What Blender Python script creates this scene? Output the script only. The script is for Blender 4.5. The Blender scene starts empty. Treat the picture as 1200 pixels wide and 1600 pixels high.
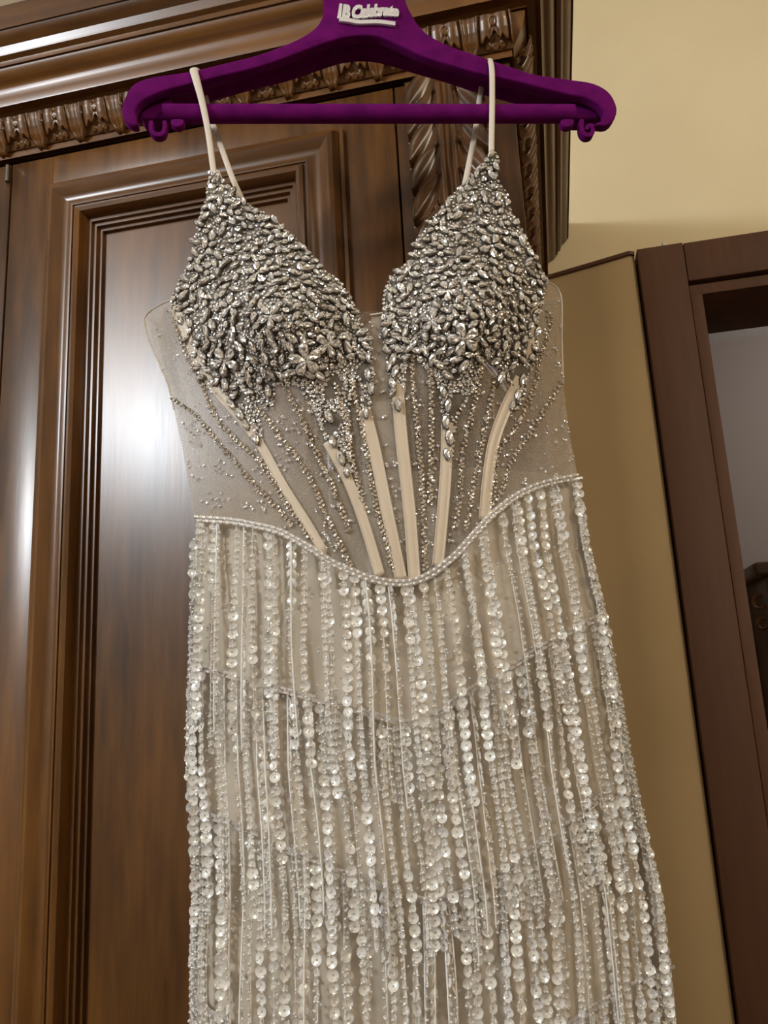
import bpy, bmesh, math, random
import numpy as np
from mathutils import Vector, Matrix
random.seed(7); rng = np.random.default_rng(7)
sc = bpy.context.scene

# ------------------------------------------------------------------ camera
CAMZ = 1.45
YAW, PITCH, ROLL, FPX = math.radians(11.47), math.radians(12.37), math.radians(-3.05), 1248.0
cy, sy = math.cos(YAW), math.sin(YAW); cp, sp = math.cos(PITCH), math.sin(PITCH)
cr, sr = math.cos(ROLL), math.sin(ROLL)
Fw = np.array([-sy*cp, cy*cp, sp]); r0 = np.array([cy, sy, 0.0]); u0 = np.cross(r0, Fw)
Rt = r0*cr + u0*sr; Up = -r0*sr + u0*cr
cam_d = bpy.data.cameras.new('camera'); cam = bpy.data.objects.new('camera', cam_d)
sc.collection.objects.link(cam)
cam_d.sensor_fit = 'HORIZONTAL'; cam_d.sensor_width = 36.0; cam_d.lens = 36.0*FPX/1200.0
cam_d.clip_start = 0.02; cam_d.clip_end = 50
cam.matrix_world = Matrix(((Rt[0], Up[0], -Fw[0], 0), (Rt[1], Up[1], -Fw[1], 0),
                           (Rt[2], Up[2], -Fw[2], CAMZ), (0, 0, 0, 1)))
sc.camera = cam

# ------------------------------------------------------------------ view, world, lamps
sc.view_settings.view_transform = 'Standard'; sc.view_settings.look = 'None'
sc.view_settings.gamma = 1.0; sc.view_settings.exposure = 0.0
sc.view_settings.use_curve_mapping = False
w = bpy.data.worlds.new('world'); sc.world = w; w.use_nodes = True
w.node_tree.nodes['Background'].inputs[0].default_value = (1.0, 0.96, 0.90, 1)
w.node_tree.nodes['Background'].inputs[1].default_value = 0.12
sc.cycles.transparent_max_bounces = 24

def lamp(name, loc, target, size, power, col, sizey=None, shape=None):
    d = bpy.data.lights.new(name, 'AREA'); d.shape = shape or ('RECTANGLE' if sizey else 'DISK')
    d.size = size
    if sizey: d.size_y = sizey
    d.energy = power; d.color = col
    o = bpy.data.objects.new(name, d); sc.collection.objects.link(o)
    o.location = loc
    o.rotation_euler = (Vector(target)-Vector(loc)).to_track_quat('-Z', 'Y').to_euler()
    return o
def bulb(name, loc, radius, power, col):
    d = bpy.data.lights.new(name, 'POINT'); d.shadow_soft_size = radius; d.energy = power; d.color = col
    o = bpy.data.objects.new(name, d); sc.collection.objects.link(o); o.location = loc
    return o
# ceiling lamp up to the left behind the camera, an added warm fill to the right, an added cool light grading the next room's far wall
bulb('ceiling_lamp_left', (-1.55, -1.25, CAMZ+1.06), 0.14, 100, (0.88, 0.94, 1.0))
bulb('warm_fill_right', (1.25, -0.75, CAMZ+1.08), 0.12, 36, (1.0, 0.87, 0.68))
bulb('next_room_fill', (1.9, 2.75, CAMZ+1.12), 0.15, 16, (0.78, 0.82, 1.0))

# ------------------------------------------------------------------ pixel -> place
def ray(px, py): return Fw + Rt*((px-600)/FPX) - Up*((py-800)/FPX)
def onY(px, py, Y):
    v = ray(px, py); p = v*(Y/v[1]); p[2] += CAMZ; return p
Ha = np.array([-0.32980589, 0.55845723, 0.50742802]); Hb = np.array([0.10270201, 0.68270263, 0.50742802])
Hx = (Hb-Ha)/np.linalg.norm(Hb-Ha); Hn = np.array([Hx[1], -Hx[0], 0.0]); Hd = float(Ha@Hn)
def D(px, py, off=0.0):
    """point of the hanging plane (off = metres towards the room)"""
    v = ray(px, py); p = v*((Hd+off)/(v@Hn)); p[2] += CAMZ; return p
Y0 = 0.76                               # wardrobe door plane
KS = Y0/0.85

# ------------------------------------------------------------------ materials
def mat(name, col=(.8,.8,.8), rough=.5, metal=0.0, **kw):
    m = bpy.data.materials.new(name); m.use_nodes = True
    b = m.node_tree.nodes['Principled BSDF']
    b.inputs['Base Color'].default_value = (*col, 1); b.inputs['Roughness'].default_value = rough
    b.inputs['Metallic'].default_value = metal
    for k, v in kw.items():
        b.inputs[k.replace('_', ' ')].default_value = v
    return m
def nodes(m): return m.node_tree.nodes, m.node_tree.links, m.node_tree.nodes['Principled BSDF']
def coloured(m, c1, c2, scale, stretch=(1,1,1), detail=4, bump=0.0, lo=.35, hi=.65, rough=None, dist=0.002):
    N, L, b = nodes(m)
    tc = N.new('ShaderNodeTexCoord'); mp = N.new('ShaderNodeMapping'); mp.inputs['Scale'].default_value = stretch
    nz = N.new('ShaderNodeTexNoise'); nz.inputs['Scale'].default_value = scale; nz.inputs['Detail'].default_value = detail
    rp = N.new('ShaderNodeValToRGB'); rp.color_ramp.elements[0].color = (*c1, 1); rp.color_ramp.elements[1].color = (*c2, 1)
    rp.color_ramp.elements[0].position = lo; rp.color_ramp.elements[1].position = hi
    L.new(tc.outputs['Object'], mp.inputs[0]); L.new(mp.outputs[0], nz.inputs['Vector'])
    L.new(nz.outputs['Fac'], rp.inputs[0]); L.new(rp.outputs[0], b.inputs['Base Color'])
    if bump:
        bp = N.new('ShaderNodeBump'); bp.inputs['Strength'].default_value = bump; bp.inputs['Distance'].default_value = dist
        L.new(nz.outputs['Fac'], bp.inputs['Height']); L.new(bp.outputs[0], b.inputs['Normal'])
    if rough:
        mr = N.new('ShaderNodeMapRange'); mr.inputs['To Min'].default_value = rough[0]; mr.inputs['To Max'].default_value = rough[1]
        L.new(nz.outputs['Fac'], mr.inputs[0]); L.new(mr.outputs[0], b.inputs['Roughness'])
    return m
def wood(name, c1, c2, stretch, rough=(.26,.36), coat=.35):
    m = mat(name, c1, .3, 0, Coat_Weight=coat, Coat_Roughness=.24, Specular_IOR_Level=.6)
    N, L, b = nodes(m)
    tc = N.new('ShaderNodeTexCoord'); mp = N.new('ShaderNodeMapping'); mp.inputs['Scale'].default_value = stretch
    nz = N.new('ShaderNodeTexNoise'); nz.inputs['Scale'].default_value = 3.0; nz.inputs['Detail'].default_value = 6; nz.inputs['Distortion'].default_value = .6
    fine = N.new('ShaderNodeTexNoise'); fine.inputs['Scale'].default_value = 34.0; fine.inputs['Detail'].default_value = 5
    mx = N.new('ShaderNodeMix'); mx.data_type = 'FLOAT'; mx.inputs[0].default_value = .4
    rp = N.new('ShaderNodeValToRGB'); rp.color_ramp.elements[0].color = (*c1, 1); rp.color_ramp.elements[1].color = (*c2, 1)
    rp.color_ramp.elements[0].position = .34; rp.color_ramp.elements[1].position = .68
    L.new(tc.outputs['Object'], mp.inputs[0]); L.new(mp.outputs[0], nz.inputs['Vector']); L.new(mp.outputs[0], fine.inputs['Vector'])
    L.new(nz.outputs['Fac'], mx.inputs[2]); L.new(fine.outputs['Fac'], mx.inputs[3]); L.new(mx.outputs[0], rp.inputs[0])
    L.new(rp.outputs[0], b.inputs['Base Color'])
    bp = N.new('ShaderNodeBump'); bp.inputs['Strength'].default_value = .10; bp.inputs['Distance'].default_value = .0015
    L.new(fine.outputs['Fac'], bp.inputs['Height']); L.new(bp.outputs[0], b.inputs['Normal'])
    mr = N.new('ShaderNodeMapRange'); mr.inputs['To Min'].default_value = rough[0]; mr.inputs['To Max'].default_value = rough[1]
    L.new(nz.outputs['Fac'], mr.inputs[0]); L.new(mr.outputs[0], b.inputs['Roughness'])
    return m
WC1, WC2 = (.044,.015,.0028), (.200,.080,.013)
M_wv = wood('walnut_upright', WC1, WC2, (3,3,.35), (.25,.35), .2)
M_wh = wood('walnut_lengthwise', WC1, WC2, (.35,3,3), (.28,.38), .3)
M_wd = wood('walnut_depthwise', WC1, WC2, (3,.35,3), (.28,.38), .3)
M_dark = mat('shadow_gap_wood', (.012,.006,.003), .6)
M_case = wood('door_casing_wood', (.095,.038,.016), (.145,.062,.028), (3,3,.3), (.6,.7), 0)
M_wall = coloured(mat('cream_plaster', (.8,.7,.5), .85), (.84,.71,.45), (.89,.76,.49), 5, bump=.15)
M_wall2 = coloured(mat('shaded_beige_plaster', (.4,.3,.2), .8), (.55,.41,.215), (.61,.46,.25), 4, bump=.12)  # beige taken darker: part of the lower wall's shade sits in the colour
M_ceil = mat('ceiling_paint', (.86,.82,.75), .9)
M_walln = mat('pale_plaster', (.42,.36,.28), .9)
M_floor = wood('floor_boards', (.07,.03,.012), (.13,.065,.025), (.5,4,1))
M_grey = mat('grey_plaster', (.50,.42,.33), .85)
M_velvet = mat('purple_velvet', (.135,.004,.125), .85, 0, Sheen_Weight=.35, Sheen_Roughness=.35, Specular_IOR_Level=.1)
M_velvet.node_tree.nodes['Principled BSDF'].inputs['Sheen Tint'].default_value = (.55,.05,.55,1)
coloured(M_velvet, (.092,.001,.084), (.135,.003,.118), 60, bump=.35, dist=.0008)
M_silver = mat('silver_lettering', (.90,.89,.91), .25, .45)
M_steel = mat('hook_steel', (.6,.6,.6), .25, 1)
M_satin = coloured(mat('nude_satin', (.72,.58,.42), .42, 0, Sheen_Weight=.2), (.62,.52,.40), (.70,.60,.47), 40, (1,1,.2), bump=.2)
M_cord = mat('nude_strap', (.74,.67,.58), .45, 0, Sheen_Weight=.2)
M_lining = coloured(mat('nude_lining', (.5,.42,.33), .75), (.50,.44,.355), (.59,.52,.42), 14, (1,1,.4), bump=.1)
M_cupbase = mat('cup_backing', (.15,.13,.105), .7)  # beige-brown fabric, colour darkened for the shade between the stones
def gem(name, col, rough, metal):
    m = mat(name, col, rough, metal, Specular_IOR_Level=.9)
    return m
M_gem = gem('foiled_crystal', (.97,.97,.97), .06, .78)
M_gem2 = gem('champagne_crystal', (.84,.75,.63), .10, .75)
M_set = mat('dark_setting_metal', (.20,.18,.15), .35, .8)
M_pearl = mat('ivory_pearl', (.86,.83,.77), .16, 0, Coat_Weight=.6)
M_bugle = mat('silver_bugle_bead', (.88,.87,.88), .12, .7)
M_thread = mat('white_thread', (.86,.84,.80), .6)
def clear(name, col, rough, mixf, alpha_tr=(1,1,1)):
    """thin clear plastic or net: part see-through, part surface"""
    m = mat(name, col, rough, 0, Specular_IOR_Level=.9)
    N, L, b = nodes(m); out = N['Material Output']
    t = N.new('ShaderNodeBsdfTransparent'); t.inputs[0].default_value = (*alpha_tr, 1)
    x = N.new('ShaderNodeMixShader'); x.inputs[0].default_value = mixf
    L.new(t.outputs[0], x.inputs[1]); L.new(b.outputs[0], x.inputs[2]); L.new(x.outputs[0], out.inputs[0])
    return m, x
M_seqs, _x = clear('clear_small_sequin', (.93,.92,.88), .16, .34)
M_seq, _x = clear('clear_sequin', (.98,.96,.92), .13, .82)
_N, _L, _b = nodes(M_seq); _b.inputs['Metallic'].default_value = .25
_b.inputs['Thin Film Thickness'].default_value = 380
M_bead, _x = clear('clear_seed_bead', (.92,.91,.88), .06, .72); nodes(M_bead)[2].inputs['Metallic'].default_value = .3
def tulle(name, col, base, amp):
    m, x = clear(name, col, .7, base)
    N, L, b = nodes(m); b.inputs['Specular IOR Level'].default_value = .2
    tc = N.new('ShaderNodeTexCoord'); nz = N.new('ShaderNodeTexNoise'); nz.inputs['Scale'].default_value = 16
    mp = N.new('ShaderNodeMapping'); mp.inputs['Scale'].default_value = (1,1,.3)
    vo = N.new('ShaderNodeTexVoronoi'); vo.feature = 'DISTANCE_TO_EDGE'; vo.inputs['Scale'].default_value = 620
    L.new(tc.outputs['Object'], vo.inputs['Vector'])
    lt = N.new('ShaderNodeMath'); lt.operation = 'LESS_THAN'; lt.inputs[1].default_value = .10
    L.new(vo.outputs['Distance'], lt.inputs[0])
    L.new(tc.outputs['Object'], mp.inputs[0]); L.new(mp.outputs[0], nz.inputs['Vector'])
    mr = N.new('ShaderNodeMapRange'); mr.inputs['From Min'].default_value=.3; mr.inputs['From Max'].default_value=.7
    mr.inputs['To Min'].default_value = base-amp; mr.inputs['To Max'].default_value = base+amp
    L.new(nz.outputs['Fac'], mr.inputs[0])
    ad = N.new('ShaderNodeMath'); ad.operation = 'MULTIPLY_ADD'; ad.inputs[1].default_value = .16; L.new(lt.outputs[0], ad.inputs[0]); L.new(mr.outputs[0], ad.inputs[2])
    L.new(ad.outputs[0], x.inputs[0])
    return m
M_tulle = tulle('nude_tulle', (.55,.485,.40), .30, .07)
M_tulleb = tulle('back_tulle', (.50,.45,.39), .30, .06)
M_panel = tulle('gathered_tulle', (.46,.40,.33), .56, .10)
M_blue = mat('window_pane_daylight', (.5,.6,.8), .3); nodes(M_blue)[2].inputs['Emission Color'].default_value=(.5,.62,1,1); nodes(M_blue)[2].inputs['Emission Strength'].default_value=.35

# ------------------------------------------------------------------ object helpers
def link(name, me, m=None, parent=None):
    o = bpy.data.objects.new(name, me); sc.collection.objects.link(o)
    if m is not None:
        for q in (m if isinstance(m, (list, tuple)) else [m]): me.materials.append(q)
    if parent: o.parent = parent
    return o
def pyd(name, V, F, m, parent=None, smooth=False, mi=None):
    me = bpy.data.meshes.new(name); me.from_pydata([tuple(map(float, v)) for v in V], [], [tuple(int(i) for i in f) for f in F])
    if smooth: me.polygons.foreach_set('use_smooth', [True]*len(me.polygons))
    o = link(name, me, m, parent)
    if mi is not None: me.polygons.foreach_set('material_index', list(mi))
    me.update(); return o
def tag(o, label=None, cat=None, group=None, kind=None):
    if label: o['label'] = label
    if cat: o['category'] = cat
    if group: o['group'] = group
    if kind: o['kind'] = kind
    return o
def empty(name, loc=(0,0,0)):
    o = bpy.data.objects.new(name, None); sc.collection.objects.link(o); o.location = loc; o.empty_display_size = .05; return o
def fix(root):
    """children were built in world coordinates: keep them in place under the moved Empty"""
    for c in root.children: c.matrix_parent_inverse = Matrix.Translation(root.location).inverted()
def smooth_by_angle(o, deg=40):
    me = o.data
    bm = bmesh.new(); bm.from_mesh(me)
    for f in bm.faces: f.smooth = True
    a = math.radians(deg)
    for e in bm.edges:
        if len(e.link_faces) == 2 and e.calc_face_angle(0) > a: e.smooth = False
    bm.to_mesh(me); bm.free()
def box(name, x0, x1, y0, y1, z0, z1, m, parent=None, bevel=0.0, seg=2):
    bm = bmesh.new(); bmesh.ops.create_cube(bm, size=1)
    for v in bm.verts:
        v.co = ((x0+x1)/2+v.co.x*(x1-x0), (y0+y1)/2+v.co.y*(y1-y0), (z0+z1)/2+v.co.z*(z1-z0))
    if bevel: bmesh.ops.bevel(bm, geom=bm.edges[:], offset=bevel, segments=seg, affect='EDGES', profile=.5)
    me = bpy.data.meshes.new(name); bm.to_mesh(me); bm.free()
    o = link(name, me, m, parent)
    if bevel: smooth_by_angle(o, 50)
    return o
def cr_spline(pts, n):
    """Catmull-Rom through pts (k,d) -> n samples, even in chord length"""
    P = np.array(pts, float); k = len(P)
    if k == 2: t = np.linspace(0, 1, n)[:, None]; return P[0]*(1-t)+P[1]*t
    d = np.r_[0, np.cumsum(np.linalg.norm(np.diff(P, axis=0), axis=1))]; s = np.linspace(0, d[-1], n)
    out = []
    T = np.zeros_like(P)
    T[1:-1] = (P[2:]-P[:-2])/(d[2:]-d[:-2])[:, None]; T[0] = (P[1]-P[0])/(d[1]-d[0]); T[-1] = (P[-1]-P[-2])/(d[-1]-d[-2])
    idx = np.clip(np.searchsorted(d, s, 'right')-1, 0, k-2)
    h = (d[idx+1]-d[idx]); t = (s-d[idx])/h
    t = t[:, None]; h = h[:, None]
    return (2*t**3-3*t**2+1)*P[idx]+(t**3-2*t**2+t)*h*T[idx]+(-2*t**3+3*t**2)*P[idx+1]+(t**3-t**2)*h*T[idx+1]
def tube_arrays(path, rad, seg=8, cap=True, flat=None, side=None):
    """tube along 3-D path; flat = thickness ratio, side = preferred width direction"""
    P = np.array(path, float); n = len(P); rad = np.broadcast_to(np.array(rad, float), (n,))
    V = []; F = []
    prev = np.array(side, float) if side is not None else None
    for i in range(n):
        t = P[min(i+1, n-1)]-P[max(i-1, 0)]; t = t/(np.linalg.norm(t)+1e-12)
        if prev is None: prev = np.array([1,0,0.]) if abs(t[0]) < .8 else np.array([0,1.,0])
        a = prev-t*(prev@t); a /= np.linalg.norm(a)+1e-12
        if side is None: prev = a
        b = np.cross(t, a)
        for k in range(seg):
            q = 2*math.pi*k/seg
            V.append(P[i]+rad[i]*(math.cos(q)*a+math.sin(q)*(flat or 1)*b))
    for i in range(n-1):
        for k in range(seg):
            k2 = (k+1) % seg
            F.append((i*seg+k, i*seg+k2, (i+1)*seg+k2, (i+1)*seg+k))
    if cap:
        F.append(tuple(range(seg))[::-1]); F.append(tuple((n-1)*seg+k for k in range(seg)))
    return V, F
def tube(name, path, rad, m, parent=None, seg=8, flat=None, side=None):
    V, F = tube_arrays(path, rad, seg, True, flat, side)
    o = pyd(name, V, F, m, parent); smooth_by_angle(o, 60); return o
def inside(poly, x, y):
    c = False; n = len(poly); j = n-1
    for i in range(n):
        xi, yi = poly[i]; xj, yj = poly[j]
        if (yi > y) != (yj > y) and x < (xj-xi)*(y-yi)/(yj-yi)+xi: c = not c
        j = i
    return c
def sheet(name, poly, step, place, m, parent=None, thick=0.0, bevel=0.0):
    """outline filled with a fine grid, each vertex placed by place(px,py)->3-D (its own depth)"""
    bm = bmesh.new(); vs = [bm.verts.new((x, y, 0)) for x, y in poly]; bm.faces.new(vs)
    xs = [p[0] for p in poly]; ys = [p[1] for p in poly]
    for axis, lo, hi in ((0, min(xs), max(xs)), (1, min(ys), max(ys))):
        k = lo+step
        while k < hi:
            co = [0,0,0]; no = [0,0,0]; co[axis] = k; no[axis] = 1
            bmesh.ops.bisect_plane(bm, geom=bm.verts[:]+bm.edges[:]+bm.faces[:], plane_co=co, plane_no=no); k += step
    bmesh.ops.triangulate(bm, faces=[f for f in bm.faces if len(f.verts) > 4])
    for v in bm.verts: v.co = Vector(place(v.co.x, v.co.y))
    for f in bm.faces: f.smooth = True
    me = bpy.data.meshes.new(name); bm.to_mesh(me); bm.free()
    o = link(name, me, m, parent)
    if thick:
        s = o.modifiers.new('thickness', 'SOLIDIFY'); s.thickness = thick; s.offset = 0
    return o
def plate(name, poly, off_front, depth, m, parent=None, bevel=.002, holes=()):
    """solid plate in the hanger's plane, front face at off_front, running back by depth, rounded edges"""
    bm = bmesh.new()
    def loop(pl, off): return [bm.verts.new(Vector(D(x, y, off))) for x, y in pl]
    back_shift = lambda x, y: Vector(D(x, y, off_front))-Vector(Hn)*depth
    f = loop(poly, off_front); bm.faces.new(f)
    r = bmesh.ops.extrude_face_region(bm, geom=bm.faces[:])
    for v in [g for g in r['geom'] if isinstance(g, bmesh.types.BMVert)]: v.co -= Vector(Hn)*depth
    bmesh.ops.recalc_face_normals(bm, faces=bm.faces[:])
    if bevel:
        ed = [e for e in bm.edges if len(e.link_faces) == 2 and e.calc_face_angle(0) > .9]
        bmesh.ops.bevel(bm, geom=ed, offset=bevel, segments=3, affect='EDGES', profile=.5, clamp_overlap=True)
    me = bpy.data.meshes.new(name); bm.to_mesh(me); bm.free()
    o = link(name, me, m, parent); smooth_by_angle(o, 35); return o
def curvy(pts, n=3):
    """closed outline through pts, smoothed"""
    P = [pts[-1]]+list(pts)+[pts[0], pts[1]]
    out = []
    for i in range(1, len(P)-2):
        a, b, c, d = map(np.array, (P[i-1], P[i], P[i+1], P[i+2]))
        for k in range(n):
            t = k/n; out.append(tuple(.5*((2*b)+(-a+c)*t+(2*a-5*b+4*c-d)*t*t+(-a+3*b-3*c+d)*t**3)))
    return out

# ================================================================== ROOM
YW = 1.50*KS                       # back wall
ZL = 0.78*KS                       # ledge height over the camera
YC = ZL*1.847                      # casing front
YL = ZL*1.92
xc0 = onY(995, 391, YC)[0]; xc1 = onY(1066, 376, YC)[0]; xo = onY(1098, 456, YC)[0]; xg = onY(1074, 441, YC)[0]
zt = CAMZ+ZL; zh = onY(1074, 441, YC)[2]; zo = onY(1098, 457, YC)[2]
XR = 2.3; XLw = -2.7; YB = -2.9; ZC = CAMZ+1.36
oa, ob = xo, xo+.78                # clear opening
def frame_wall(name, x0, x1, y0, y1, z0, z1, hx0, hx1, hz1, m):
    V = []; F = []
    def bx(a, b, c, d):
        k = len(V)
        for y in (y0, y1):
            V.extend([(a, y, c), (b, y, c), (b, y, d), (a, y, d)])
        F.extend([(k,k+1,k+2,k+3), (k+7,k+6,k+5,k+4), (k,k+4,k+5,k+1), (k+1,k+5,k+6,k+2), (k+2,k+6,k+7,k+3), (k+3,k+7,k+4,k)])
    bx(x0, hx0, z0, hz1); bx(hx1, x1, z0, hz1); bx(x0, x1, hz1, z1)
    return pyd(name, V, F, m)
wb = tag(frame_wall('wall_back', XLw, XR, YW, YW+.12, 0, ZC, oa-.02, ob+.02, zo+.02, M_wall), kind='structure')
tag(box('wall_left', XLw-.1, XLw, YB, YW+.12, 0, ZC, M_walln), kind='structure')
tag(box('wall_right', XR, XR+.1, YB, 3.6, 0, ZC, M_walln), kind='structure')
tag(box('wall_front', XLw, XR, YB-.1, YB, 0, ZC, M_walln), kind='structure')
tag(box('ceiling', XLw-.1, XR+.1, YB-.1, 3.7, ZC, ZC+.1, M_ceil), kind='structure')
tag(box('floor', XLw-.1, XR+.1, YB-.1, 3.7, -.1, 0, M_floor), kind='structure')
tag(box('wall_far', -.6, XR, 3.4, 3.5, 0, ZC, M_grey), kind='structure')
tag(box('wall_next_room_left', -.7, -.6, YW+.12, 3.5, 0, ZC, M_grey), kind='structure')
# lower boxed-out wall between wardrobe and casing: a slanting face with a rounded end at the casing
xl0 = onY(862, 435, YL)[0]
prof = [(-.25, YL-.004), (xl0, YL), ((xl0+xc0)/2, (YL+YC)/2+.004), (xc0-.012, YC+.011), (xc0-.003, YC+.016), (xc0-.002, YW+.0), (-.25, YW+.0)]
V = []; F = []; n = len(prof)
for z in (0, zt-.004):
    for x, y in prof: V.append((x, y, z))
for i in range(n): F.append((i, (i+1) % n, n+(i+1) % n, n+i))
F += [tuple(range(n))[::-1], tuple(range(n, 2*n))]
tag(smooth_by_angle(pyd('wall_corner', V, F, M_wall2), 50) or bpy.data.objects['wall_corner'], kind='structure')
V = [(x, y-(.006 if y < YW-.001 else 0), z) for z in (zt-.004, zt+.002) for x, y in prof]
tag(pyd('trim_1', V, F, M_case), kind='structure')
# casing of the doorway
dr = empty('door_1', (xo, YC, 0)); tag(dr, kind='structure')
box('side_casing', xc0, xc1, YC, YW, 0, zt, M_case, dr, .0015)
box('head_casing', xc1+.0012, ob+(xc1-xc0)+.05, YC+.0015, YW, zh+.003, zt-.001, M_case, dr, .0012)
box('side_jamb', xc1+.0012, xo, YC+.004, YW+.125, 0, zo, M_case, dr, .001)
box('head_jamb', xc1+.0012, ob+.03, YC+.006, YW+.125, zo, zh-.0035, M_case, dr, .001)
box('side_jamb', ob, ob+.03, YC+.004, YW+.125, 0, zo, M_case, dr, .001)
box('side_casing', ob+.03, ob+.03+(xc1-xc0), YC, YW, 0, zt, M_case, dr, .0015)
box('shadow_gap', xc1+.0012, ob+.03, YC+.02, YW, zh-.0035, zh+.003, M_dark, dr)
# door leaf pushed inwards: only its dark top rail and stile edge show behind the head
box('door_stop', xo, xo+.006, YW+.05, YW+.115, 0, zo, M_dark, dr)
fix(dr)
# small white clip on top of the casing
cpt = onY(1032, 366, YC+.02)
bm = bmesh.new(); bmesh.ops.create_icosphere(bm, subdivisions=2, radius=.0042)
for v in bm.verts: v.co = (v.co.x*.8, v.co.y*.8, max(v.co.z, -.003)*(1.5 if v.co.z > 0 else 1))
bmesh.ops.translate(bm, verts=bm.verts, vec=(cpt[0], YC+.006, zt+.003))
me = bpy.data.meshes.new('wall_plug'); bm.to_mesh(me); bm.free()
o = link('wall_plug', me, mat('white_plastic', (.8,.78,.78), .5)); tag(o, 'tiny white plastic plug sitting on top of the brown door casing', 'plug')
for f in me.polygons: f.use_smooth = True
# dark carved cabinet of the next room, seen through the doorway
def onYs(px, py, Y): return onY(px, py, Y)
YK = 3.0
kx = onY(1182, 880, YK)[0]; kz = onY(1182, 878, YK)[2]
cab = empty('carved_cabinet', (kx+.45, YK, 0))
tag(cab, 'dark carved cabinet in the next room, seen through the open doorway at the right', 'cabinet')
box('cabinet_body', kx+.03, kx+.9, YK+.03, YK+.36, 0, kz-.05, M_wv, cab, .004)
box('cabinet_top', kx-.01, kx+.93, YK, YK+.38, kz-.05, kz, M_wh, cab, .012)
sc0 = onY(1188, 955, YK+.02)
for zz, rr in ((.0, .030), (-.075, .024)):
    th = np.linspace(0, 4.6, 26)
    path = [(kx+.004+math.cos(t+1.2)*rr*(1-.12*t), YK+.05, sc0[2]+.03+zz+math.sin(t+1.2)*rr*(1-.12*t)) for t in th]
    tube('scroll_bracket', path, .008, M_wh, cab, 6)
fix(cab)
wnd = empty('window_1', (kx, 3.39, 1.2)); tag(wnd, kind='structure')
p0 = onY(1186, 1010, 3.38); p1 = onY(1199, 1085, 3.38)
box('window_pane', p0[0], p1[0]+.5, 3.385, 3.399, 0.6, p0[2], M_blue, wnd)
box('window_frame', p0[0]-.03, p0[0], 3.37, 3.399, 0.6, p0[2]+.03, M_case, wnd)
fix(wnd)

# ================================================================== WARDROBE
ward = empty('wardrobe', (-.3, Y0+.2, 0))
tag(ward, 'dark walnut wardrobe with carved cornice and raised panel door behind the dress', 'wardrobe')
XB = onY(806, 194, Y0)[0]; XLd = -1.25
zdoor = onY(20, 253, Y0)[2]
# cornice profile: (y of the edge at the picture's left border, projection)
cp_px = [(259,-.010),(251.5,-.010),(251,.0040),(241,.0040),(240,.0060),(232,.0095),(222,.0145),(210,.0190),(198,.0225),(191,.0235),
         (190,.0205),(188,.0205),(187.5,.0260),(181,.0265),(180,.0270)]
def zat(ypx, p):  # height where the plane in front of the door by p meets the left border ray
    return onY(0, ypx, Y0-p)[2]
prof = [(p*KS, zat(y, p*KS)) for y, p in cp_px]
z_sof = prof[-1][1]
prof += [(.031*KS, z_sof+.0005), (.036*KS, z_sof+.001)]
# underside step out
def add(y, p): prof.append((p*KS, zat(y, p*KS)))
add(168, .0422); add(166, .0428)
for y, p in ((156,.0430),(149,.0434),(146,.0441),(142,.0452),(138,.0464),(134,.0486),(129,.0520),(123,.0558),(116,.0592),(110,.0614),(106,.0624)): add(y, p)
for y, p in ((105,.0632),(104.5,.0650),(97.5,.0652),(97,.0655),(92,.0688),(89,.0708),(88,.0714),(85,.0720),(80,.0733),(74,.0749),(71,.0765),(66,.0793),(60,.0824),(54,.0850),(49,.0868),(47,.0874),(46.5,.0885),(46,.0892),(10,.0896)): add(y, p)
ztop = prof[-1][1]
prof += [(.080*KS, ztop+.001), (-.02, ztop+.001)]
PR = np.array(prof)

# smooth the profile a little by inserting spline samples only between close points
Vf = []; Ff = []; npf = len(PR)
for (p, z) in PR: Vf.append((XLd-p*0, Y0-p, z))
for (p, z) in PR: Vf.append((XB+p, Y0-p, z))
for i in range(npf-1): Ff.append((i, i+1, npf+i+1, npf+i))
o = pyd('cornice_front', Vf, Ff, M_wh, ward); smooth_by_angle(o, 28)
Vs = []; Fs = []
for (p, z) in PR: Vs.append((XB+p, Y0-p, z))
for (p, z) in PR: Vs.append((XB+p, YW-.002, z))
for i in range(npf-1): Fs.append((i, i+1, npf+i+1, npf+i))
o = pyd('cornice_side', Vs, Fs, M_wd, ward); smooth_by_angle(o, 28)
box('top_board', XLd, XB+.01, Y0+.0, YW-.01, ztop-.02, ztop-.004, M_wv, ward)
# carcass
x_gapR = onY(614, 128, Y0)[0]; x_gapL = onY(19, 253, Y0)[0]
box('side_panel', XB-.02, XB, Y0+.0035, YW-.01, .06, ztop-.02, M_wv, ward)
box('back_board', XLd, XB-.02, YW-.03, YW-.012, .06, ztop-.02, M_wv, ward)
box('carcass_front', XLd, XB-.02, Y0+.014, Y0+.03, .06, ztop-.02, M_dark, ward)
box('plinth', XLd, XB, Y0-.01, Y0+.2, 0, .08, M_wh, ward, .003)
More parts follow.
